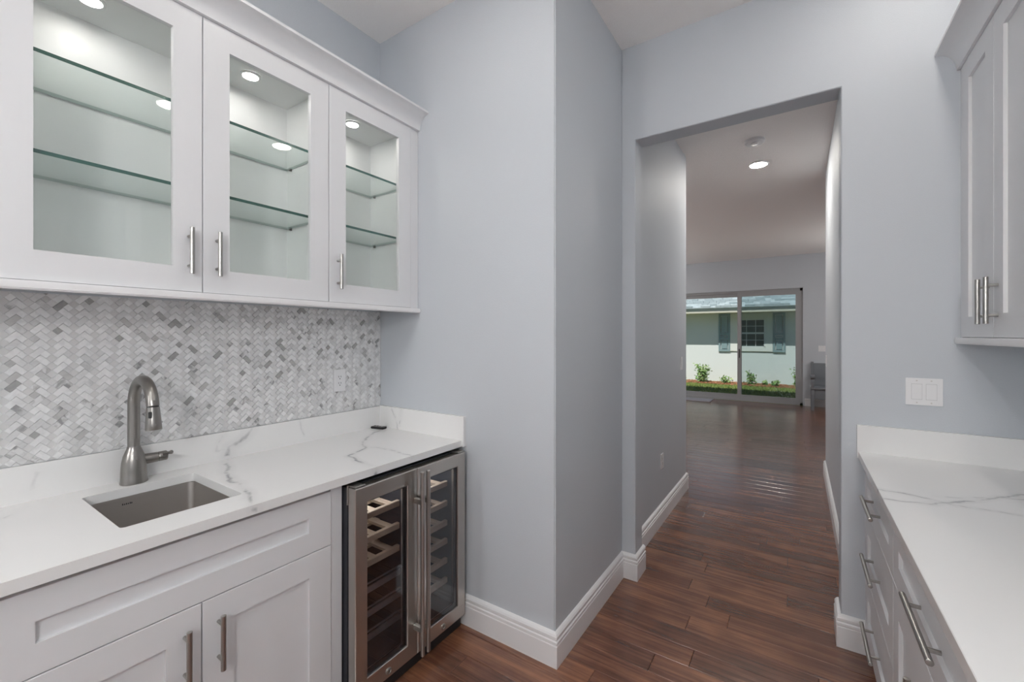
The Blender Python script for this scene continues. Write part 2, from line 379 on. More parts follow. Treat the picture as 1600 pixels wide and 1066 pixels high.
while y < YB:
    near = .95 < y < 4.4
    xa, xb = (-5.0, 3.6) if y > 4.15 else (XB, XR)
    x = xa - R.uniform(0, 1.2)
    while x < xb:
        ln = R.uniform(.55, 1.5); p0, p1 = max(x, xa), min(x + ln, xb)
        if p1 - p0 > .02:
            vis = p1 > -1.5 and p0 < .35
            if near and vis:
                q = new(); plank(q, p0, p1, y, min(y + PW, YB)); obj('plank', q, M['floor'], fl)
            else: plank(rest, p0, p1, y, min(y + PW, YB))
        x += ln
    y += PW; row += 1
obj('plank_field', rest, M['floor'], fl, kind='stuff')

# ------------------------------------------------------------------ marble herringbone backsplash (left wall)
bsz0, bsz1, bsy0, bsy1 = 1.030, 1.575, .05, YE - .002
back = tag(bx('tile_backsplash', (XB + .0004, XB + .004, bsy0, bsy1, bsz0, bsz1), M['grout']), 'herringbone marble mosaic backsplash between sink counter and glass cabinets', 'backsplash')
w = .0182; c45 = math.sqrt(.5); gap = .0009
tiles = []
for i in range(-80, 120):
    for j in range(-60, 60):
        # herringbone on an integer grid: horizontal 2x1 at (i+j.., ) and vertical 1x2
        for o in (0, 1):
            if o == 0: a0, b0, da, db = i + 4 * 0 + 0, j, 2, 1
            else: a0, b0, da, db = i, j, 1, 2
            k = (i - j) % 4
            if o == 0 and k != 0: continue
            if o == 1 and k != 2: continue
            ca, cb = (a0 + da / 2) * w, (b0 + db / 2) * w
            yy, zz = (ca - cb) * c45 + .7, (ca + cb) * c45 + .9
            if bsy0 - .03 < yy < bsy1 + .03 and bsz0 - .03 < zz < bsz1 + .03: tiles.append((a0, b0, da, db, yy, zz))
def tile_bm(t, dst=None, mi=0):
    a0, b0, da, db, yy, zz = t
    q = new(); h = .0075 + R.uniform(-.0004, .0004)
    def P(a, b, x): return ((XB + x), (a - b) * w * c45 + .7, (a + b) * w * c45 + .9)
    g, c = gap / w / 2, .0007 / w
    lo = [(a0 + g, b0 + g), (a0 + da - g, b0 + g), (a0 + da - g, b0 + db - g), (a0 + g, b0 + db - g)]
    hi = [(a0 + g + c, b0 + g + c), (a0 + da - g - c, b0 + g + c), (a0 + da - g - c, b0 + db - g - c), (a0 + g + c, b0 + db - g - c)]
    A = [q.verts.new(P(*p, .004)) for p in lo]; B = [q.verts.new(P(*p, h - .0007)) for p in lo]; T = [q.verts.new(P(*p, h)) for p in hi]
    q.faces.new(T)
    for U, V in ((A, B), (B, T)):
        for i in range(4): q.faces.new((U[i], U[(i + 1) % 4], V[(i + 1) % 4], V[i]))
    q.faces.new(A[::-1])
    for co, no in (((0, bsy0, 0), (0, -1, 0)), ((0, bsy1, 0), (0, 1, 0)), ((0, 0, bsz0), (0, 0, -1)), ((0, 0, bsz1), (0, 0, 1))):
        if q.verts: bmesh.ops.bisect_plane(q, geom=q.verts[:] + q.edges[:] + q.faces[:], plane_co=co, plane_no=no, clear_outer=True)
    bmesh.ops.recalc_face_normals(q, faces=q.faces[:])
    for f in q.faces: f.material_index = mi
    return q
def tone(yy, zz):
    u = R.random(); dark_here = .12 if zz > 1.27 else .03
    if u < dark_here * .45: return 3
    if u < dark_here: return 2
    if u < dark_here + .15: return 1
    if u < dark_here + .15 + (.12 if zz < 1.3 else .05): return 4
    if u < dark_here + .15 + .12 + .09: return 5
    return 0
tiles.sort(key=lambda t: (t[4] < .2, t[4]))   # nearest to the camera's left first
cnt = 0; tri_rest = bpy.data.meshes.new('tile_field'); rb = new()
for t in tiles:
    mi = tone(t[4], t[5])
    single = t[4] >= .2 and cnt < 300
    q = tile_bm(t, mi=0 if single else mi)
    if not q.faces: q.free(); continue
    if single:
        obj('tile', q, TILE[mi], back); cnt += 1
    else:
        tmp = bpy.data.meshes.new('t'); q.to_mesh(tmp); q.free(); rb.from_mesh(tmp); bpy.data.meshes.remove(tmp)
obj('tile_field', rb, TILE, back, kind='stuff')

# ------------------------------------------------------------------ cabinetry helpers
def bar_handle(p0, p1, nx, r=.007, stand=.030, m=None, parent=None, inset=.028):
    """round bar pull from p0 to p1 (bar axis), posts back along x by -nx"""
    q = new(); p0, p1 = Vector(p0), Vector(p1); d = (p1 - p0).normalized()
    tube(q, [p0, p0 + d * .0006, p1 - d * .0006, p1], [r * .86, r, r, r * .86], 16)
    for k in (p0 + d * inset, p1 - d * inset):
        tube(q, [k, k + Vector((-nx * stand, 0, 0))], r * .72, 10)
    return obj('handle', q, m or M['handle'], parent, smooth=True, label='brushed nickel bar handle')

def shaker(name, parent, fx, nx, y0, y1, z0, z1, st=.083, th=.02, glass=False, depth=.0105, m=None):
    """five-piece door/drawer front: frame mesh with a recessed panel (or pane) as sub-part. fx outer face, nx outward"""
    m = m or M['white']; q = new(); bk = fx - nx * th
    a, bb, c, d = y0 + st, y1 - st, z0 + st, z1 - st
    if z1 - z0 < .25: c, d = z0 + .072, z1 - .072
    A = [(y0, z0), (y1, z0), (y1, z1), (y0, z1)]; B = [(a, c), (bb, c), (bb, d), (a, d)]
    e = .0012
    A2 = [(y0 + e, z0 + e), (y1 - e, z0 + e), (y1 - e, z1 - e), (y0 + e, z1 - e)]
    def ring(P, x): return [q.verts.new((x, p[0], p[1])) for p in P]
    rings = [ring(B, bk), ring(A, bk), ring(A, fx - nx * e), ring(A2, fx), ring(B, fx)]
    for U, V in zip(rings, rings[1:] + rings[:1]):
        for i in range(4): q.faces.new((U[i], U[(i + 1) % 4], V[(i + 1) % 4], V[i]))
    bmesh.ops.recalc_face_normals(q, faces=q.faces[:])
    o = obj(name, q, m, parent)
    if glass:
        bx('glass_pane', (fx - nx * .012, fx - nx * .016, a - .006, bb + .006, c - .006, d + .006), M['glass'], o)
    else:
        bx('panel', (fx - nx * depth, fx - nx * (depth + .006), a - .004, bb + .004, c - .004, d + .004), m, o)
    return o

# ------------------------------------------------------------------ left upper cabinets
UF = -1.72; UB = -1.742
U0, U1, U2, U3 = .157, .638, 1.119, 1.600
ub, ut = 1.586, 2.549
def upper_body(parent, y0, y1, back_x, front_x, nx, z0, z1, m_in, recess_top=2.515):
    q = new(); t = .018
    box(q, back_x, front_x, y0, y0 + t, z0, z1); box(q, back_x, front_x, y1 - t, y1, z0, z1)
    box(q, back_x, front_x, y0 + t, y1 - t, z0, z0 + t); box(q, back_x, front_x, y0 + t, y1 - t, recess_top, z1)
    box(q, back_x, back_x + nx * .010, y0 + t, y1 - t, z0 + t, recess_top)
    return obj('body', q, m_in, parent)
def glass_shelf(parent, y0, y1, ztop):
    q = new(); fs = box(q, -2.026, -1.746, y0, y1, ztop - .011, ztop)
    q.normal_update()
    for f in q.faces: f.material_index = 1 if f.normal.x > .5 else (0 if abs(f.normal.z) > .5 else 2)
    return obj('glass_shelf', q, [M['shelfglass'], M['glassedge'], M['glassback']], parent, label='clear glass shelf with green edge')
def puck(parent, y, z=2.515, x=-1.882):
    q = new(); lathe(q, [(.029, -.001), (.038, -.001), (.038, -.006), (.036, -.008), (.029, -.008)], (x, y, z), 28, caps=False)
    o = obj('puck_light', q, M['trim'], parent, smooth=True)
    q = new(); lathe(q, [(.029, -.0005), (.029, -.007)], (x, y, z), 28); obj('lens', q, M['puck'], o)
def pins(parent, y_side, s, ztop):
    for x in (-1.99, -1.80):
        q = new(); tube(q, [(x, y_side, ztop - .016), (x, y_side + s * .012, ztop - .016)], .004, 8); box(q, x - .005, x + .005, y_side, y_side + s * .010, ztop - .0125, ztop - .0105)
        obj('shelf_pin', q, M['nickel'], parent)
def hinge(parent, y, z, s):
    q = new(); box(q, -1.80, -1.742, y - .004 * s, y - .016 * s, z - .012, z + .012, .002); box(q, -1.765, -1.742, y - .016 * s, y - .026 * s, z - .017, z + .017, .002)
    obj('hinge', q, M['nickel'], parent)
H0, H1 = 1.646, 1.802
def upper_unit(name, label, y0, y1, doors):
    t = thing(name, label, 'cabinet', (UB, (y0 + y1) / 2, ub))
    upper_body(t, y0 + .0005, y1 - .0005, XB + .001, UB, 1, ub, ut, M['inner'])
    for k, (a, bb, hy, hs) in enumerate(doors):
        d = shaker('door', t, UF, 1, a + .0015, bb - .0015, ub + .002, ut - .002, glass=True)
        bar_handle((UF + .030, hy, H0), (UF + .030, hy, H1), 1, parent=d)
        hy2 = (bb - .018) if hs > 0 else (a + .018)
        for zz in (1.70, 2.42): hinge(t, hy2, zz, 1 if hs > 0 else -1)
    for zt in (2.232, 1.953):
        glass_shelf(t, y0 + .021, y1 - .021, zt)
        pins(t, y0 + .018, 1, zt); pins(t, y1 - .018, -1, zt)
    for a, bb, *_ in doors: puck(t, (a + bb) / 2 - (.01 if len(doors) > 1 else .005))
    return t
upper_unit('wall_cabinet', 'white double-door glass wall cabinet above the sink with lit glass shelves', U0, U2, [(U0, U1, .597, -1), (U1, U2, .681, 1)])
t3 = upper_unit('wall_cabinet', 'white single-door glass wall cabinet beside the blue-grey end wall', U2, U3, [(U2, U3, 1.162, 1)])
bx('filler_strip', (UF - .004, UF - .022, U3, YE - .0005, ub, ut), M['white'], t3, .002)
q = new(); prism(q, [(-1.725, 2.5495), (-1.708, 2.5495), (-1.708, 2.556)] + [(-1.706 + .056 * (1 - math.cos(a)), 2.556 + .068 * math.sin(a)) for a in [k * math.pi / 2 / 8 for k in range(1, 9)]] + [(-1.644, 2.626), (-1.644, 2.637), (-1.725, 2.637)], 'y', -.6, YE - .0005)
tag(obj('crown_molding', q, M['white'], smooth=True), 'white cove crown molding along the top of the glass cabinets', 'molding')
q = new(); box(q, -1.702, -1.738, -.6, YE - .0005, 1.561, 1.5855, .004, 2)
tag(obj('light_rail', q, M['trim']), 'white light rail trim under the glass cabinets', 'molding')
# neighbour unit that carries the run on past the frame
upper_unit('wall_cabinet', 'white double-door glass wall cabinet carrying the run on left of the sink', -.805, U0, [(-.805, -.324, -.365, -1), (-.324, U0, -.283, 1)])

# ------------------------------------------------------------------ left base cabinet
BF, BB = -1.425, -1.446
def base_body(parent, y0, y1, wall_x, front_x, nx, top=.882):
    q = new(); box(q, wall_x, front_x, y0, y1, .10, .135)
    t = .018
    box(q, wall_x, front_x, y0, y0 + t, .135, top); box(q, wall_x, front_x, y1 - t, y1, .135, top)
    box(q, wall_x, wall_x + nx * .012, y0 + t, y1 - t, .135, top)
    box(q, front_x - nx * .018, front_x, y0 + t, y1 - t, .65, .69); box(q, front_x - nx * .018, front_x, y0 + t, y1 - t, top - .02, top)
    box(q, wall_x, front_x - nx * .06, y0, y1, 0.0, .10)
    return obj('body', q, M['white'], parent)
def sink_base(name, label, y0, y1):
    t = thing(name, label, 'cabinet', (BB, (y0 + y1) / 2, 0)); ym = (y0 + y1) / 2
    base_body(t, y0, y1, XB + .002, BB, 1)
    shaker('false_drawer_front', t, BF, 1, y0 + .0015, y1 - .0015, .6725, .867, .085)
    for a, bb, hy in ((y0, ym, ym - .042), (ym, y1, ym + .042)):
        d = shaker('door', t, BF, 1, a + .0015, bb - .0015, .112, .6695)
        bar_handle((BF + .033, hy, .462), (BF + .033, hy, .622), 1, r=.007, stand=.033, parent=d)
    return t
sb = sink_base('base_cabinet', 'white two-door base cabinet under the bar sink', .117, .937)
bx('filler_strip', (BF - .006, BB - .02, .9375, .985, .0, .882), M['white'], sb, .0015)
sink_base('base_cabinet', 'white two-door base cabinet carrying the run on left of the sink', -.805, .1165)

# countertop with sink cut-out
CT0, CT1 = .884, .914
SX0, SX1, SY0, SY1 = -1.922, -1.529, .374, .682
ct = thing('countertop', 'white grey-veined quartz countertop around the bar sink', 'countertop', (-1.72, .9, CT0))
q = new()
def rect_ring(bm, x0, x1, y0, y1, hx0, hx1, hy0, hy1, z0, z1, rr=.012):
    outer = [(x0, y0), (x1, y0), (x1, y1), (x0, y1)]
    inner = []
    for cx, cy, a0 in ((hx0 + rr, hy0 + rr, math.pi), (hx1 - rr, hy0 + rr, 1.5 * math.pi), (hx1 - rr, hy1 - rr, 0), (hx0 + rr, hy1 - rr, .5 * math.pi)):
        inner.append([(cx + rr * math.cos(a0 + k * math.pi / 8), cy + rr * math.sin(a0 + k * math.pi / 8)) for k in range(5)])
    for z, flip in ((z1, False), (z0, True)):
        O = [bm.verts.new((*p, z)) for p in outer]; I = [[bm.verts.new((*p, z)) for p in g] for g in inner]
        for i in range(4):
            j = (i + 1) % 4
            f = [O[i], O[j]] + [I[j][0]] + I[i][::-1][:1]
            poly = [O[i], O[j], I[j][0], I[i][4]]
            bm.faces.new(poly if not flip else poly[::-1])
            fan = [O[i]] + I[i][::-1]
            bm.faces.new(fan if not flip else fan[::-1])
        if not flip: OT, IT = O, sum(I, [])
        else: OB, IB = O, sum(I, [])
    for T, Bm in ((OT, OB), (IT, IB)):
        n = len(T)
        for i in range(n): bm.faces.new((T[i], T[(i + 1) % n], Bm[(i + 1) % n], Bm[i]))
    bmesh.ops.recalc_face_normals(bm, faces=bm.faces[:])
rect_ring(q, XB + .0205, -1.40, -.82, YE - .0205, SX0, SX1, SY0, SY1, CT0, CT1)
obj('slab', q, M['quartz_l'], ct)
bx('upstand', (XB + .0085, XB + .020, -.82, YE - .0005, CT0, 1.0295), M['quartz_l'], ct, .001)
bx('upstand', (XB + .0205, -1.385, YE - .020, YE - .0005, CT0, 1.034), M['quartz_l'], ct, .001)

# sink
sk = thing('bar_sink', 'small rectangular stainless steel undermount bar sink in the quartz counter', 'sink', (-1.725, .528, .70))
q = new(); d0 = .70; rr = .016
def rrect(x0, x1, y0, y1, r, n=6):
    P = []
    for cx, cy, a0 in ((x0 + r, y0 + r, math.pi), (x1 - r, y0 + r, 1.5 * math.pi), (x1 - r, y1 - r, 0), (x0 + r, y1 - r, .5 * math.pi)):
        P += [(cx + r * math.cos(a0 + k * math.pi / 2 / n), cy + r * math.sin(a0 + k * math.pi / 2 / n)) for k in range(n + 1)]
    return P
levels = [(-.012, CT0 - .001, .028), (.0005, CT0 - .001, .020), (.001, CT0 - .004, .020), (.002, d0 + .02, .020), (.006, d0 + .008, .020), (.018, d0, .02)]
rings = [[q.verts.new((*p, z)) for p in rrect(SX0 + i, SX1 - i, SY0 + i, SY1 - i, r)] for i, z, r in levels]
for A, B in zip(rings[:-1], rings[1:]):
    n = len(A)
    for i in range(n): q.faces.new((A[i], A[(i + 1) % n], B[(i + 1) % n], B[i]))
q.faces.new(rings[-1]); bmesh.ops.recalc_face_normals(q, faces=q.faces[:])
for f in q.faces: f.normal_flip()
obj('basin', q, M['sink'], sk, smooth=True)
q = new(); lathe(q, [(.055, .0008), (.055, .003), (.045, .004), (.04, .0015)], (-1.73, .528, d0), 28); obj('drain', q, M['nickel'], sk, smooth=True)
q = new()
for k, (a, hgt) in enumerate([(0, .006), (.005, .0045), (.010, .0055), (.015, .0045), (.020, .0055), (.024, .0045)]):
    box(q, SX0 + .0018, SX0 + .0026, .474 + a, .474 + a + .003, .857, .857 + hgt)
obj('etched_mark', q, M['slot'], sk)

# faucet
FX, FY = -1.973, .519
fa = thing('faucet', 'brushed nickel gooseneck pull-down faucet behind the bar sink', 'faucet', (FX, FY, CT1))
q = new(); lathe(q, [(.0385, 0), (.0395, .004), (.0375, .012), (.036, .05), (.034, .075), (.030, .095), (.024, .112), (.0195, .124), (.0185, .130)], (FX, FY, CT1), 36)
obj('base_body', q, M['nickel'], fa, smooth=True)
q = new(); rA = .094; zc = 1.190; tr = .0175
path = [(FX, FY, 1.035), (FX, FY, 1.10), (FX, FY, 1.15)] + [(FX + rA - rA * math.cos(a), FY, zc + rA * math.sin(a)) for a in [math.pi * k / 20 for k in range(0, 20)]] + [(FX + 2 * rA - .0005, FY, zc + .03 - .02), ]
path = [(FX, FY, 1.035), (FX, FY, 1.10), (FX, FY, 1.16)] + [(FX + rA - rA * math.cos(math.pi * k / 22), FY, zc + rA * math.sin(math.pi * k / 22)) for k in range(0, 22)]
tube(q, path + [(FX + 2 * rA, FY, zc + .022)][:0], tr, 24); obj('spout', q, M['nickel'], fa, smooth=True)
e = Vector(path[-1]); dn = Vector((.10, 0, -1)).normalized()
q = new(); tube(q, [e, e + dn * .006], tr * .93, 24); obj('seam_ring', q, M['dark'], fa, smooth=True)
q = new(); hp = [(.004, .0178), (.008, .018), (.03, .0195), (.055, .0215), (.076, .0225), (.079, .021)]
tube(q, [e + dn * a for a, _ in hp], [r for _, r in hp], 24); hd = obj('spray_head', q, M['nickel'], fa, smooth=True)
q = new(); c = e + dn * .026 + Vector((.0135, -.0115, 0)); tube(q, [c + dn * -.010, c + dn * -.008, c + dn * .010, c + dn * .012], [.003, .0055, .0055, .003], 12); obj('spray_button', q, M['dark'], hd, smooth=True)
q = new(); tube(q, [(FX, FY + .015, .990), (FX, FY + .068, .990)], [.0195, .0175], 24); vb = obj('valve_arm', q, M['nickel'], fa, smooth=True)
q = new(); tube(q, [(FX, FY + .068, .990), (FX, FY + .070, .990)], .016, 24); obj('seam_ring', q, M['dark'], vb, smooth=True)
q = new(); tube(q, [(FX, FY + .070, .990), (FX, FY + .072, .990), (FX, FY + .094, .990), (FX, FY + .096, .990)], [.0165, .0175, .0175, .016], 24); hb = obj('handle_hub', q, M['nickel'], fa, smooth=True)
q = new(); tube(q, [(FX + .008, FY + .082, .995), (FX + .03, FY + .086, 1.003), (FX + .052, FY + .090, 1.009), (FX + .060, FY + .0915, 1.011), (FX + .064, FY + .092, 1.012)], [.005, .0045, .0055, .007, .004], 12); obj('lever', q, M['nickel'], hb, smooth=True)

# ------------------------------------------------------------------ beverage cooler
CX = -1.365; c0, cm, c1 = .995, 1.3075, 1.625
wc = thing('wine_cooler', 'stainless steel two-door wine and beverage cooler under the counter end', 'wine cooler', (CX - .3, cm, 0))
q = new(); t = .03; xb, xf = -1.98, -1.412
box(q, xb, xf, c0 - .002, c0 + t, .085, .866); box(q, xb, xf, c1 - t, c1 + .002, .085, .866); box(q, xb, xf, c0, c1, .836, .868); box(q, xb, xf, c0, c1, .085, .115)
box(q, xb, xb + .03, c0, c1, .1, .85); box(q, xb, xf, cm - .02, cm + .02, .1, .85)
obj('body', q, M['blackin'], wc)
bx('kick_plate', (-1.95, -1.392, c0 + .002, c1 - .002, .0, .083), M['black'], wc, .003)
def cooler_door(y0, y1, gy0, gy1, hy):
    q = new(); z0, z1, gz0, gz1 = .066, .866, .134, .806; bk = CX - .040; e = .003
    A = [(y0, z0), (y1, z0), (y1, z1), (y0, z1)]; A2 = [(y0 + e, z0 + e), (y1 - e, z0 + e), (y1 - e, z1 - e), (y0 + e, z1 - e)]
    B = [(gy0, gz0), (gy1, gz0), (gy1, gz1), (gy0, gz1)]; g = .0025
    B2 = [(gy0 - g, gz0 - g), (gy1 + g, gz0 - g), (gy1 + g, gz1 + g), (gy0 - g, gz1 + g)]
    def ring(P, x): return [q.verts.new((x, p[0], p[1])) for p in P]
    rings = [ring(B, bk), ring(A, bk), ring(A, CX - e), ring(A2, CX), ring(B2, CX), ring(B, CX - g)]
    for U, V in zip(rings, rings[1:] + rings[:1]):
        for i in range(4): q.faces.new((U[i], U[(i + 1) % 4], V[(i + 1) % 4], V[i]))
    bmesh.ops.recalc_face_normals(q, faces=q.faces[:])
    d = obj('door', q, M['steel'], wc)
    bx('glass_pane', (CX - .006, CX - .010, gy0 - .001, gy1 + .001, gz0 - .001, gz1 + .001), M['coolglass'], d)
    q = new(); wb = .016   # black printed border just behind the pane
    for a in ((gy0, gy0 + wb * .2, gz0, gz1), (gy1 - wb * 1.1, gy1, gz0, gz1), (gy0, gy1, gz1 - .006, gz1), (gy0, gy1, gz0, gz0 + .02)): box(q, CX - .011, CX - .013, *a)
    obj('pane_border', q, M['black'], d)
    q = new(); hx = CX + .047
    tube(q, [(hx, hy, .086), (hx, hy, .089), (hx, hy, .861), (hx, hy, .864)], [.007, .0095, .0095, .007], 18)
    h = obj('handle', q, M['handle'], d, smooth=True)
    for zz in (.735, .195):
        box_y = (hy - .008, hy + .008); bx('handle_bracket', (CX, hx - .002, *box_y, zz - .012, zz + .012), M['handle'], d, .002)
    yc = (y0 + y1) / 2
    q = new(); lathe(q, [(.0135, 0), (.0135, .003), (.011, .005), (.0085, .0055), (.0085, .003), (.004, .003)], (CX, yc, .094), 20, 'x'); l = obj('lock', q, M['handle'], d, smooth=True)
    bx('keyhole', (CX + .0031, CX + .0036, yc - .001, yc + .001, .090, .098), M['slot'], l)
    return d
cooler_door(c0, cm - .0015, 1.050, 1.250, cm - .0165)
cooler_door(cm + .0015, c1, 1.386, 1.569, cm + .0165)
for yy, s in ((c0 + .004, 1), (c1 - .004, -1)):
    q = new(); box(q, xf - .03, CX - .004, yy, yy + s * .045, .8675, .873, .001); box(q, xf, xf + .006, yy - s * .008, yy - s * .002, .80, .873, .001); obj('hinge_plate', q, M['handle'], wc)
M['led'] = emit('cooler_led', (.9, .95, 1), 34.0)
for a, bb in ((c0 + .06, cm - .05), (cm + .05, c1 - .06)): bx('led_strip', (-1.50, -1.515, a, bb, .828, .8355), M['led'], wc)  # unseen LED strips, added to brighten the racks
def rack(y0, y1, zt, wood=True):
    r = None
    if wood:
        q = new(); box(q, -1.45, -1.468, y0, y1, zt - .022, zt + .004, .002); r = obj('wine_rack', q, M['beech'], wc, label='pale wooden wine shelf')
        for k in range(3):
            yy = y0 + (y1 - y0) * (.16 + .34 * k); bx('slat', (-1.468, -1.90, yy - .016, yy + .016, zt - .012, zt), M['beech'], r)
        for xx in (-1.60, -1.80): bx('slat', (xx - .016, xx + .016, y0, y1, zt - .024, zt - .012), M['beech'], r)
    else:
        q = new(); box(q, -1.446, -1.452, y0, y1, zt - .034, zt - .010); r = obj('can_shelf', q, M['wire'], wc, label='steel fronted can shelf')
        bx('rail', (-1.443, -1.449, y0, y1, zt + .004, zt + .008), M['wire'], r)
        for k in range(6):
            yy = y0 + (y1 - y0) * (k + .5) / 6; q = new(); tube(q, [(-1.452, yy, zt - .012), (-1.92, yy, zt - .012)], .0018, 6); obj('wire', q, M['blackin'], r)
for k, zt in enumerate((.715, .617, .520, .430, .333, .236)):
    rack(c0 + .034, cm - .024, zt, k < 3)
    rack(cm + .024, c1 - .034, zt - .002, True)

# ------------------------------------------------------------------ small things on the left
q = new()
rm = thing('remote_control', 'small black remote control lying in the counter corner', 'remote', (-1.985, 1.595, CT1))
def rotbox(bm, cx, cy, z0, z1, lx, ly, ang, bev):
    fs = box(bm, -lx / 2, lx / 2, -ly / 2, ly / 2, z0, z1, bev, 2)
    bmesh.ops.transform(bm, matrix=Matrix.Translation((cx, cy, 0)) @ Matrix.Rotation(ang, 4, 'Z'), verts=bm.verts[:])
rotbox(q, -1.970, 1.590, CT1, CT1 + .012, .085, .038, math.radians(12), .003); obj('case', q, M['black'], rm)
q = new(); rotbox(q, -1.975, 1.589, CT1 + .012, CT1 + .0128, .062, .026, math.radians(12), .0003); obj('face_plate', q, mat('remote_face', (.22, .22, .23), .3), rm)
for k in range(3):
    q = new(); lathe(q, [(.0045, 0), (.0045, .0015), (.003, .002)], (-1.995 + .018 * k, 1.585 + .004 * k, CT1 + .0128), 12); obj('button', q, M['dark'], rm)

def outlet(name, label, org, u, n, ww=.070, hh=.115, cat='outlet'):
    """duplex outlet plate; org centre on wall, u unit vector along the width, n wall normal"""
    org, u, n = Vector(org), Vector(u), Vector(n); v = Vector((0, 0, 1))
    t = thing(name, label, cat, org)
    def slab(nm, a0, a1, b0, b1, d0, d1, m, par, bev=0):
        q = new(); box(q, a0, a1, b0, b1, d0, d1, bev, 2)
        mt = Matrix((( u.x, v.x, n.x, org.x), (u.y, v.y, n.y, org.y), (u.z, v.z, n.z, org.z), (0, 0, 0, 1)))
        bmesh.ops.transform(q, matrix=mt, verts=q.verts[:]); bmesh.ops.recalc_face_normals(q, faces=q.faces[:])
        return obj(nm, q, m, par)
    return t, slab
def duplex(label, org, u, n, name='wall_outlet'):
    t, s = outlet(name, label, org, u, n)
    s('plate', -.035, .035, -.0575, .0575, -.0015, .006, M['plate'], t, .0015)
    f = s('socket_face', -.017, .017, -.034, .034, .006, .0075, M['plate'], t, .001)
    for zz in (.017, -.017):
        for xx in (-.0065, .0065): s('slot', xx - .0012, xx + .0012, zz - .001, zz + .008, .0072, .0078, M['slot'], f)
        s('slot', -.0025, .0025, zz - .010, zz - .0055, .0072, .0078, M['slot'], f)
    return t
duplex('white duplex outlet on the herringbone tile backsplash', (XB + .0078, 1.381, 1.200), (0, 1, 0), (1, 0, 0))
duplex('white outlet low on the corridor wall above the baseboard', (XS, 3.40, .468), (0, 1, 0), (1, 0, 0))
def rockers(label, org, u, n, gangs, name='light_switch'):
    t, s = outlet(name, label, org, u, n, cat='switch'); hw = .035 + .0225 * (gangs - 1) + (.001 if gangs > 1 else 0)
    s('plate', -hw, hw, -.0575, .0575, -.0015, .006, M['plate'], t, .0015)
    for k in range(gangs):
        c = (k - (gangs - 1) / 2) * .046
        s('bezel', c - .0175, c + .0175, -.034, .034, .0055, .0064, mat('bezel_grey', (.6, .6, .61), .4), t)
        r = s('rocker', c - .0160, c + .0160, -.0320, .0320, .006, .0088, M['plate'], t, .001)
        for zz in (-.047, .047): s('screw', c - .0025, c + .0025, zz - .0025, zz + .0025, .006, .0066, M['wire'], t, .0005)
    return t
rockers('white double rocker light switch on the wall above the right counter', (.444, YF, 1.198), (1, 0, 0), (0, -1, 0), 2)
rockers('white single rocker switch at the end of the corridor left wall', (XS, 4.06, 1.19), (0, 1, 0), (1, 0, 0), 1)
rockers('white single rocker switch at the end of the corridor right wall', (.23, 5.25, 1.19), (0, -1, 0), (-1, 0, 0), 1)
rockers('white switch plate on the far wall beside the sliding door', (.39, YB, 1.18), (1, 0, 0), (0, -1, 0), 2)

# ------------------------------------------------------------------ right side: base run
RF, RB = .247, .268
def drawer_handle(par, y, z, ln=.27, so=.033): return bar_handle((RF - so, y - ln / 2, z), (RF - so, y + ln / 2, z), -1, r=.007, stand=so, m=M['handle_y'], parent=par, inset=.05)
dk = thing('drawer_cabinet', 'white three-drawer base cabinet next to the doorway', 'cabinet', (RB, 2.13, 0))
base_body(dk, 1.787, 2.478, XR - .002, RB, -1)
bx('filler_strip', (RF + .006, RB + .02, 2.4785, YF - .0005, 0, .882), M['white'], dk)
for z0, z1 in ((.6725, .867), (.3925, .6695), (.112, .3895)):
    d = shaker('drawer_front', dk, RF, -1, 1.7885, 2.4765, z0, z1); drawer_handle(d, 2.13, (z0 + z1) / 2 + .005)
def right_base(label, y0, y1):
    t = thing('base_cabinet', label, 'cabinet', (RB, (y0 + y1) / 2, 0)); ym = (y0 + y1) / 2
    base_body(t, y0, y1, XR - .002, RB, -1)
    d = shaker('drawer_front', t, RF, -1, y0 + .0015, y1 - .0015, .6725, .867); drawer_handle(d, ym, .775, .28, .027)
    for a, bb, hy in ((y0, ym, ym - .042), (ym, y1, ym + .042)):
        d = shaker('door', t, RF, -1, a + .0015, bb - .0015, .112, .6695)
        bar_handle((RF - .033, hy, .46), (RF - .033, hy, .62), -1, r=.007, stand=.033, parent=d)
right_base('white base cabinet with wide drawer over two doors on the right', .872, 1.7865)
right_base('white base cabinet with drawer and two doors nearest the viewer on the right', -.045, .8715)
ct2 = thing('countertop', 'white grey-veined quartz countertop on the right by the doorway', 'countertop', (.55, 1.2, CT0))
bx('slab', (.2245, XR - .0205, -.06, YF - .0205, CT0, CT1), M['quartz_r'], ct2, .0015)
bx('upstand', (.2195, XR - .0005, YF - .020, YF - .0005, CT0, 1.034), M['quartz_r'], ct2, .001)
bx('upstand', (XR - .020, XR - .0005, -.06, YF - .0205, CT0, 1.034), M['quartz_r'], ct2, .001)
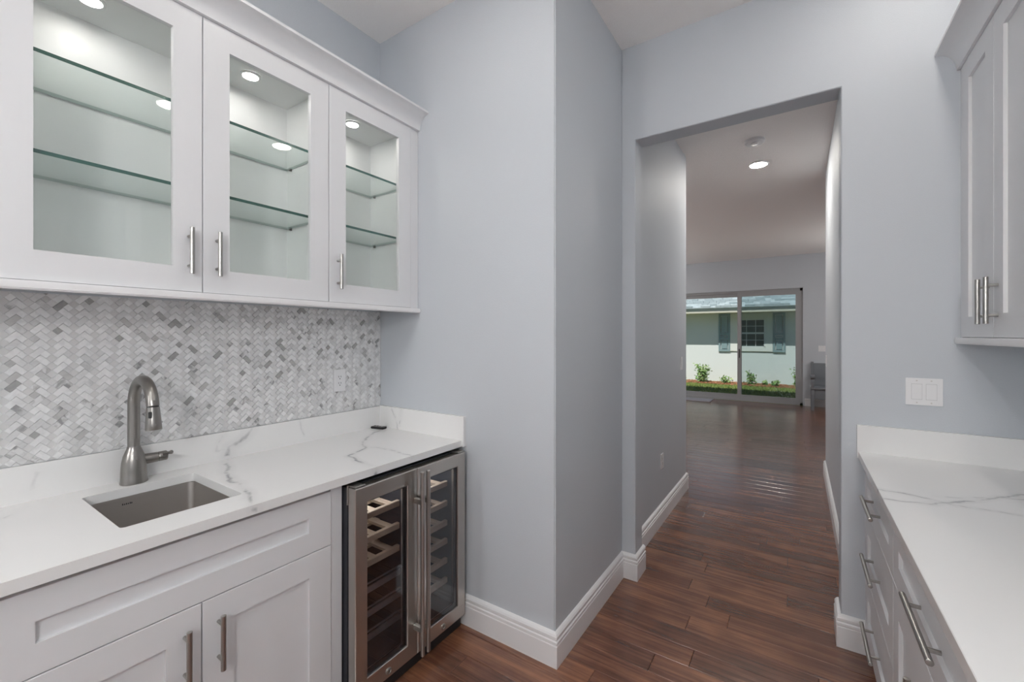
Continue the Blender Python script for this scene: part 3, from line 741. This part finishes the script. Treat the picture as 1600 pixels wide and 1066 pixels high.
# right upper
RUF, RUB = .553, .575
def right_upper(label, y0, y1):
    t = thing('wall_cabinet', label, 'cabinet', (RUB, (y0 + y1) / 2, 1.43)); ym = (y0 + y1) / 2
    bx('body', (RUB, XR - .001, y0, y1, 1.43, 2.536), M['white'], t)
    for a, bb, hy in ((y0, ym, ym - .040), (ym, y1, ym + .040)):
        d = shaker('door', t, RUF, -1, a + .0015, bb - .0015, 1.4315, 2.5345, .080)
        bar_handle((RUF - .029, hy, 1.478), (RUF - .029, hy, 1.636), -1, parent=d)
    return t
ru = right_upper('white solid-door wall cabinet on the right next to the far wall', 1.785, 2.475)
bx('filler_strip', (RUF + .003, RUB + .02, 2.4755, YF - .0005, 1.43, 2.536), M['white'], ru)
right_upper('white solid-door wall cabinet nearest the viewer on the right', 1.095, 1.7845)
q = new(); prism(q, [(.560, 2.5365), (.543, 2.5365), (.543, 2.543)] + [(.541 - .056 * (1 - math.cos(a)), 2.543 + .072 * math.sin(a)) for a in [k * math.pi / 2 / 8 for k in range(1, 9)]] + [(.477, 2.617), (.477, 2.629), (.560, 2.629)], 'y', 1.095, YF - .0005)
tag(obj('crown_molding', q, M['white'], smooth=True), 'white cove crown molding on the right wall cabinets', 'molding')
q = new(); box(q, .536, .572, 1.095, YF - .0005, 1.404, 1.4295, .004, 2); tag(obj('light_rail', q, M['trim']), 'white light rail trim under the right wall cabinets', 'molding')

# ------------------------------------------------------------------ ceiling fixtures
def downlight(label, x, y, z, m, r=.072, group=None):
    t = thing('downlight', label, 'ceiling light', (x, y, z), group)
    q = new(); lathe(q, [(r, 0), (r + .018, 0), (r + .018, -.006), (r + .012, -.011), (r, -.011)], (x, y, z), 36, caps=False); obj('trim_ring', q, M['trim'], t, smooth=True)
    q = new(); lathe(q, [(r * .999, -.001), (r * .999, -.010), (r * .9, -.0125)], (x, y, z), 36); obj('lens', q, m, t)
downlight('lit round recessed downlight in the corridor ceiling', -.328, 4.83, CZ2, M['lamp_c'])
downlight('recessed downlight over the right counter near the doorway', .40, 2.05, CZ, M['lamp_p'])
downlight('recessed downlight over the middle of the right counter', .40, 1.22, CZ, M['lamp_p'])
downlight('recessed downlight over the aisle in front of the wine cooler', -1.02, .98, CZ, M['lamp_p'])
for x, y in ((-.6, -.3), (-.6, -1.6), (-.6, -3.0), (-1.6, -1.0), (.3, -2.2)):  # added lamps out of view, soft frontal fill for the pantry
    downlight('recessed downlight behind the viewer', x, y, CZ, M['lamp_k'], .085, 'recessed downlights behind the viewer')
for x, y in ((-3.2, 6.2), (-3.2, 8.6), (2.0, 7.4)):  # hidden downlights added to lift the great room
    downlight('recessed downlight in the great room out of sight', x, y, CZ2, M['lamp_g'], .072, 'recessed downlights in the great room')
def pendant(label, x, y, z, top, m, group, r=.16):  # globe on a stem, used only for added fill light
    t = thing('globe_pendant', label, 'pendant light', (x, y, top), group)
    q = new(); lathe(q, [(.06, 0), (.06, -.02), (.02, -.03)], (x, y, top), 24); obj('canopy', q, M['nickel'], t, smooth=True)
    q = new(); tube(q, [(x, y, top - .03), (x, y, z + r)], .006, 8); obj('stem', q, M['nickel'], t)
    q = new(); bmesh.ops.create_uvsphere(q, u_segments=24, v_segments=14, radius=r, matrix=Matrix.Translation((x, y, z))); obj('globe', q, m, t, smooth=True)
for x, y in ((.25, -1.1), (-1.5, -2.5)): pendant('lit white globe pendant in the kitchen behind the viewer', x, y, 2.05, CZ, M['globe_k'], 'globe pendants behind the viewer')  # invented globes behind the camera, lift ceiling and cabinet fronts
for x, y in ((-3.5, 6.4), (-3.4, 8.9), (1.3, 8.8)): pendant('lit white globe pendant in the great room out of sight', x, y, 1.85, CZ2, M['globe_g'], 'globe pendants in the great room')  # invented globes kept out of sight, brighten corridor and far room
sd = thing('smoke_detector', 'white round smoke detector on the corridor ceiling', 'smoke detector', (-.316, 4.226, CZ2))
q = new(); lathe(q, [(.078, 0), (.080, -.008), (.078, -.022), (.066, -.030), (.062, -.030)], (-.316, 4.226, CZ2), 36); obj('housing', q, M['plate'], sd, smooth=True)
q = new(); lathe(q, [(.030, -.030), (.030, -.038), (.024, -.042)], (-.316, 4.206, CZ2), 28); obj('sensor_cap', q, M['plate'], sd, smooth=True)

# ------------------------------------------------------------------ sliding glass door in the back wall
dr = thing('door_1', None, None, ((DL + DR) / 2, YB + .08, 0), kind='structure')
FY0, FY1 = YB + .045, YB + .155
q = new(); box(q, DL, DL + .05, FY0, FY1, 0, DT); box(q, DR - .05, DR, FY0, FY1, 0, DT); box(q, DL, DR, FY0, FY1, DT - .05, DT); box(q, DL, DR, FY0, FY1, 0, .045)
obj('door_frame', q, M['frame_grey'], dr)
def sash(x0, x1, y0, screen):
    q = new(); s = .075; z0, z1 = .045, DT - .05
    box(q, x0, x0 + s, y0, y0 + .04, z0, z1); box(q, x1 - s, x1, y0, y0 + .04, z0, z1); box(q, x0 + s, x1 - s, y0, y0 + .04, z1 - s, z1); box(q, x0 + s, x1 - s, y0, y0 + .04, z0, z0 + .09)
    o = obj('sash', q, M['frame_grey'], dr)
    bx('glass_pane', (x0 + s, x1 - s, y0 + .018, y0 + .022, z0 + .09, z1 - s), M['slideglass'], o)
    if screen: bx('insect_screen', (x0 + s, x1 - s, y0 + .062, y0 + .0635, z0 + .09, z1 - s), thin_glass('screen_mesh', (.74, .79, .80), .25, .4, .03), o)
    return o
sash(DL + .05, -1.055, YB + .100, False)
s2 = sash(-1.135, DR - .05, YB + .052, True)
q = new(); box(q, -1.10, -1.085, YB + .030, YB + .052, .95, 1.15, .003); obj('handle', q, M['black'], s2)
tag(bx('door_mat', (-2.62, -1.60, 10.12, 10.58, 0, .012), mat('mat_grey', (.42, .42, .46), .9, bump=(300, .5, 2)), bev=.004), 'light grey door mat on the floor at the sliding door', 'mat')

# grey bench at the far right of the back wall
bn = thing('bench', 'grey painted wooden bench with solid back beside the sliding door', 'bench', (.9, 10.3, 0))
gm = mat('bench_grey', (.20, .215, .235), .5)
BX0, BX1 = .20, 1.55
for x in (BX0, BX1 - .05):
    q = new(); prism(q, [(10.52, 0), (10.57, 0), (10.60, .5), (10.60, .90), (10.575, .915), (10.55, .90), (10.545, .45)], 'x', x, x + .05); obj('rear_post', q, gm, bn)
    q = new(); prism(q, [(10.08, 0), (10.125, 0), (10.135, .30), (10.13, .58), (10.12, .63), (10.085, .63), (10.075, .56), (10.085, .42), (10.07, .30)], 'x', x, x + .05); obj('front_leg', q, gm, bn)
    q = new(); prism(q, [(10.03, .635), (10.04, .62), (10.56, .62), (10.56, .655), (10.06, .675), (10.03, .665)], 'x', x - .01, x + .06); obj('armrest', q, gm, bn)
bx('back_panel', (BX0 + .05, BX1 - .05, 10.55, 10.575, .43, .89), gm, bn, .004)
bx('seat', (BX0, BX1, 10.07, 10.55, .405, .435), gm, bn, .005)
bx('apron', (BX0 + .05, BX1 - .05, 10.095, 10.115, .22, .405), gm, bn, .003)

# ------------------------------------------------------------------ outdoors
GZ = -.16
def grassmat(name, c1, c2):
    m = mat(name, c1, .8); nt = m.node_tree; b = nt.nodes['Principled BSDF']; geo = nt.nodes.new('ShaderNodeNewGeometry')
    cr = nt.nodes.new('ShaderNodeValToRGB'); cr.color_ramp.elements[0].color = (*c1, 1); cr.color_ramp.elements[1].color = (*c2, 1)
    nt.links.new(geo.outputs['Random Per Island'], cr.inputs[0]); nt.links.new(cr.outputs[0], b.inputs['Base Color']); return m
bx('ground', (-14, 12, YB + .17, 17.2, GZ - .1, GZ), mat('lawn_soil', (.14, .19, .05), .9, noise=(3, .3)), kind='structure')
q = new()
for _ in range(16000):
    x, y = R.uniform(-6, 2.5), R.uniform(11.6, 15.35); a = R.uniform(0, math.pi); h = R.uniform(.03, .075); ww = .008
    dx, dy = math.cos(a) * ww, math.sin(a) * ww
    q.faces.new((q.verts.new((x - dx, y - dy, GZ)), q.verts.new((x + dx, y + dy, GZ)), q.verts.new((x + R.uniform(-.02, .02), y + R.uniform(-.02, .02), GZ + h))))
g = obj('lawn_grass', q, grassmat('grass_blades', (.10, .20, .035), (.36, .36, .10)), kind='stuff'); g['label'] = 'green lawn strip outside the sliding door'; g['category'] = 'grass'
q = new()
for _ in range(3500):
    x, y = R.uniform(-6, 2.5), R.uniform(15.42, 16.44); s = R.uniform(.015, .04); z = GZ + R.uniform(0, .03)
    fs = box(q, -s, s, -s * .4, s * .4, 0, .008)
    vs = {v for f in fs for v in f.verts}
    bmesh.ops.transform(q, matrix=Matrix.Translation((x, y, z)) @ Matrix.Rotation(R.uniform(0, 3), 4, 'Z') @ Matrix.Rotation(R.uniform(-.4, .4), 4, 'X'), verts=list(vs))
g = obj('mulch_bed', q, grassmat('mulch_chips', (.30, .10, .05), (.50, .24, .13)), kind='stuff'); g['label'] = 'reddish bark mulch bed along the white house wall'; g['category'] = 'mulch'

HY = 16.5
hs = thing('neighbour_house', 'white single-storey house wall with window and shutters outside the sliding door', 'house', (-1.3, HY, GZ))
stucco = mat('white_stucco', (.78, .80, .80), .8, bump=(40, .2, 4))
bx('house_wall', (-9, 7, HY, HY + .2, GZ, 2.35), stucco, hs)
bx('fascia', (-9, 7, 15.86, 15.89, 2.215, 2.375), mat('fascia_cream', (.66, .62, .52), .6), hs)
bx('gutter_lip', (-9, 7, 15.85, 15.89, 2.335, 2.374), mat('gutter_white', (.8, .8, .8), .5), hs)
bx('soffit', (-9, 7, 15.89, HY, 2.215, 2.235), mat('soffit_cream', (.66, .64, .54), .6), hs)
q = new(); prism(q, [(15.80, 2.375), (15.80, 2.40), (21, 4.7), (21, 4.6), (16.5, 2.38)], 'x', -9, 7)
obj('roof', q, None or mat('roof_shingle', (.40, .455, .475), .85, noise=(9, .45)), hs)
# shingle butt edges, course by course
q = new(); pitch = math.atan2(2.3, 5.2)
for r in range(14):
    d = .14 * r; yy = 15.80 + d * math.cos(pitch); zz = 2.40 + d * math.sin(pitch) + .003; x = -7 - R.uniform(0, .3)
    while x < 3:
        wd = R.uniform(.15, .34)
        if R.random() < .7:
            box(q, x, x + wd - .01, yy, yy + .12, zz, zz + .006 + .05)
        x += wd
for f in q.faces: pass
obj('shingles', q, grassmat('shingle_tabs', (.34, .40, .42), (.52, .57, .59)), hs, kind='stuff')
wx0, wx1, wz0, wz1 = -1.742, -.93, 1.06, 2.0
q = new(); 
for d in ((wx0 - .22, wx1 + .22, wz1, 2.2), (wx0 - .22, wx1 + .22, wz0 - .14, wz0), (wx0 - .22, wx0, wz0, wz1), (wx1, wx1 + .22, wz0, wz1)): box(q, d[0], d[1], HY - .035, HY, d[2], d[3])
obj('window_surround', q, mat('surround_white', (.80, .80, .77), .7), hs)
win = bx('window_pane', (wx0, wx1, HY - .012, HY - .004, wz0, wz1), mat('dark_window', (.05, .075, .07), .12), hs)
q = new(); zm = (wz0 + wz1) / 2
for d in ((wx0, wx1, wz0, wz0 + .03), (wx0, wx1, wz1 - .03, wz1), (wx0, wx0 + .03, wz0, wz1), (wx1 - .03, wx1, wz0, wz1), (wx0, wx1, zm - .03, zm + .03)): box(q, d[0], d[1], HY - .03, HY - .012, d[2], d[3])
obj('window_sash', q, M['trim'], win)
for k in (1, 2): bx('muntin', (wx0 + (wx1 - wx0) * k / 3 - .008, wx0 + (wx1 - wx0) * k / 3 + .008, HY - .022, HY - .012, wz0, wz1), M['trim'], win)
for zz in ((wz0 + zm) / 2, (zm + wz1) / 2): bx('muntin', (wx0, wx1, HY - .022, HY - .012, zz - .008, zz + .008), M['trim'], win)
shm = mat('shutter_blue', (.25, .345, .37), .55)
for x0, x1 in ((-2.33, -1.965), (-.705, -.36)):
    q = new(); y0, y1 = HY - .045, HY
    box(q, x0, x0 + .06, y0, y1, .90, 2.2); box(q, x1 - .06, x1, y0, y1, .90, 2.2)
    for z0, z1 in ((.90, .97), (1.30, 1.37), (1.46, 1.53), (2.13, 2.2)): box(q, x0 + .06, x1 - .06, y0, y1, z0, z1)
    sh = obj('shutter', q, shm, hs)
    for z0, z1 in ((.97, 1.30), (1.37, 1.46), (1.53, 2.13)): bx('panel', (x0 + .085, x1 - .085, y0 + .006, y1, z0 + .025, z1 - .025), shm, sh, .004)

leafm = grassmat('leaf_green', (.10, .24, .06), (.42, .52, .22)); stemm = mat('stem_brown', (.16, .11, .06), .8)
def shrub(label, x, y, h, wdt, n):
    t = thing('garden_shrub', label, 'shrub', (x, y, GZ), 'shrubs along the house wall')
    q = new(); ends = []
    for k in range(7):
        a = R.uniform(0, 6.28); rr = R.uniform(.3, 1) * wdt * .45; ex = (x + rr * math.cos(a), y + rr * math.sin(a), GZ + h * R.uniform(.6, 1))
        tube(q, [(x, y, GZ), ((x * 2 + ex[0]) / 3, (y * 2 + ex[1]) / 3, GZ + h * .4), ex], [.008, .006, .003], 5); ends.append(ex)
    obj('stems', q, stemm, t)
    q = new()
    for _ in range(n):
        e = R.choice(ends); f = R.uniform(.1, 1.05)
        c = Vector((x + (e[0] - x) * f + R.gauss(0, wdt * .16), y + (e[1] - y) * f + R.gauss(0, wdt * .16), max(GZ + .03, GZ + (e[2] - GZ) * f + R.gauss(0, .03))))
        s = R.uniform(.03, .062); d = Vector((R.gauss(0, 1), R.gauss(0, 1), R.gauss(.3, .7))).normalized(); wv = d.orthogonal().normalized() * s * .5
        up = d.cross(wv).normalized() * s * .2
        v = [q.verts.new(p) for p in (c - d * s, c + wv + up, c + d * s, c - wv + up, c)]
        for i in range(4): q.faces.new((v[i], v[(i + 1) % 4], v[4]))
    obj('foliage', q, leafm, t)
shrub('largest leafy green shrub by the house wall, left of the shutter', -2.79, 15.9, .62, .50, 420)
shrub('small low shrub under the left shutter outside', -2.02, 15.95, .27, .32, 130)
shrub('airy pale green shrub below the window, right of the door post', -1.30, 15.9, .42, .36, 150)
shrub('tiny round shrub below the right shutter outside', -.60, 15.85, .20, .26, 90)
shrub('slim shrub at the right edge of the door glass', -.05, 15.95, .62, .22, 120)
shrub('tiny seedling shrub between window and right shutter', -.90, 15.95, .14, .14, 40)
shrub('low shrub at the left edge of the door view', -3.36, 15.95, .20, .25, 80)
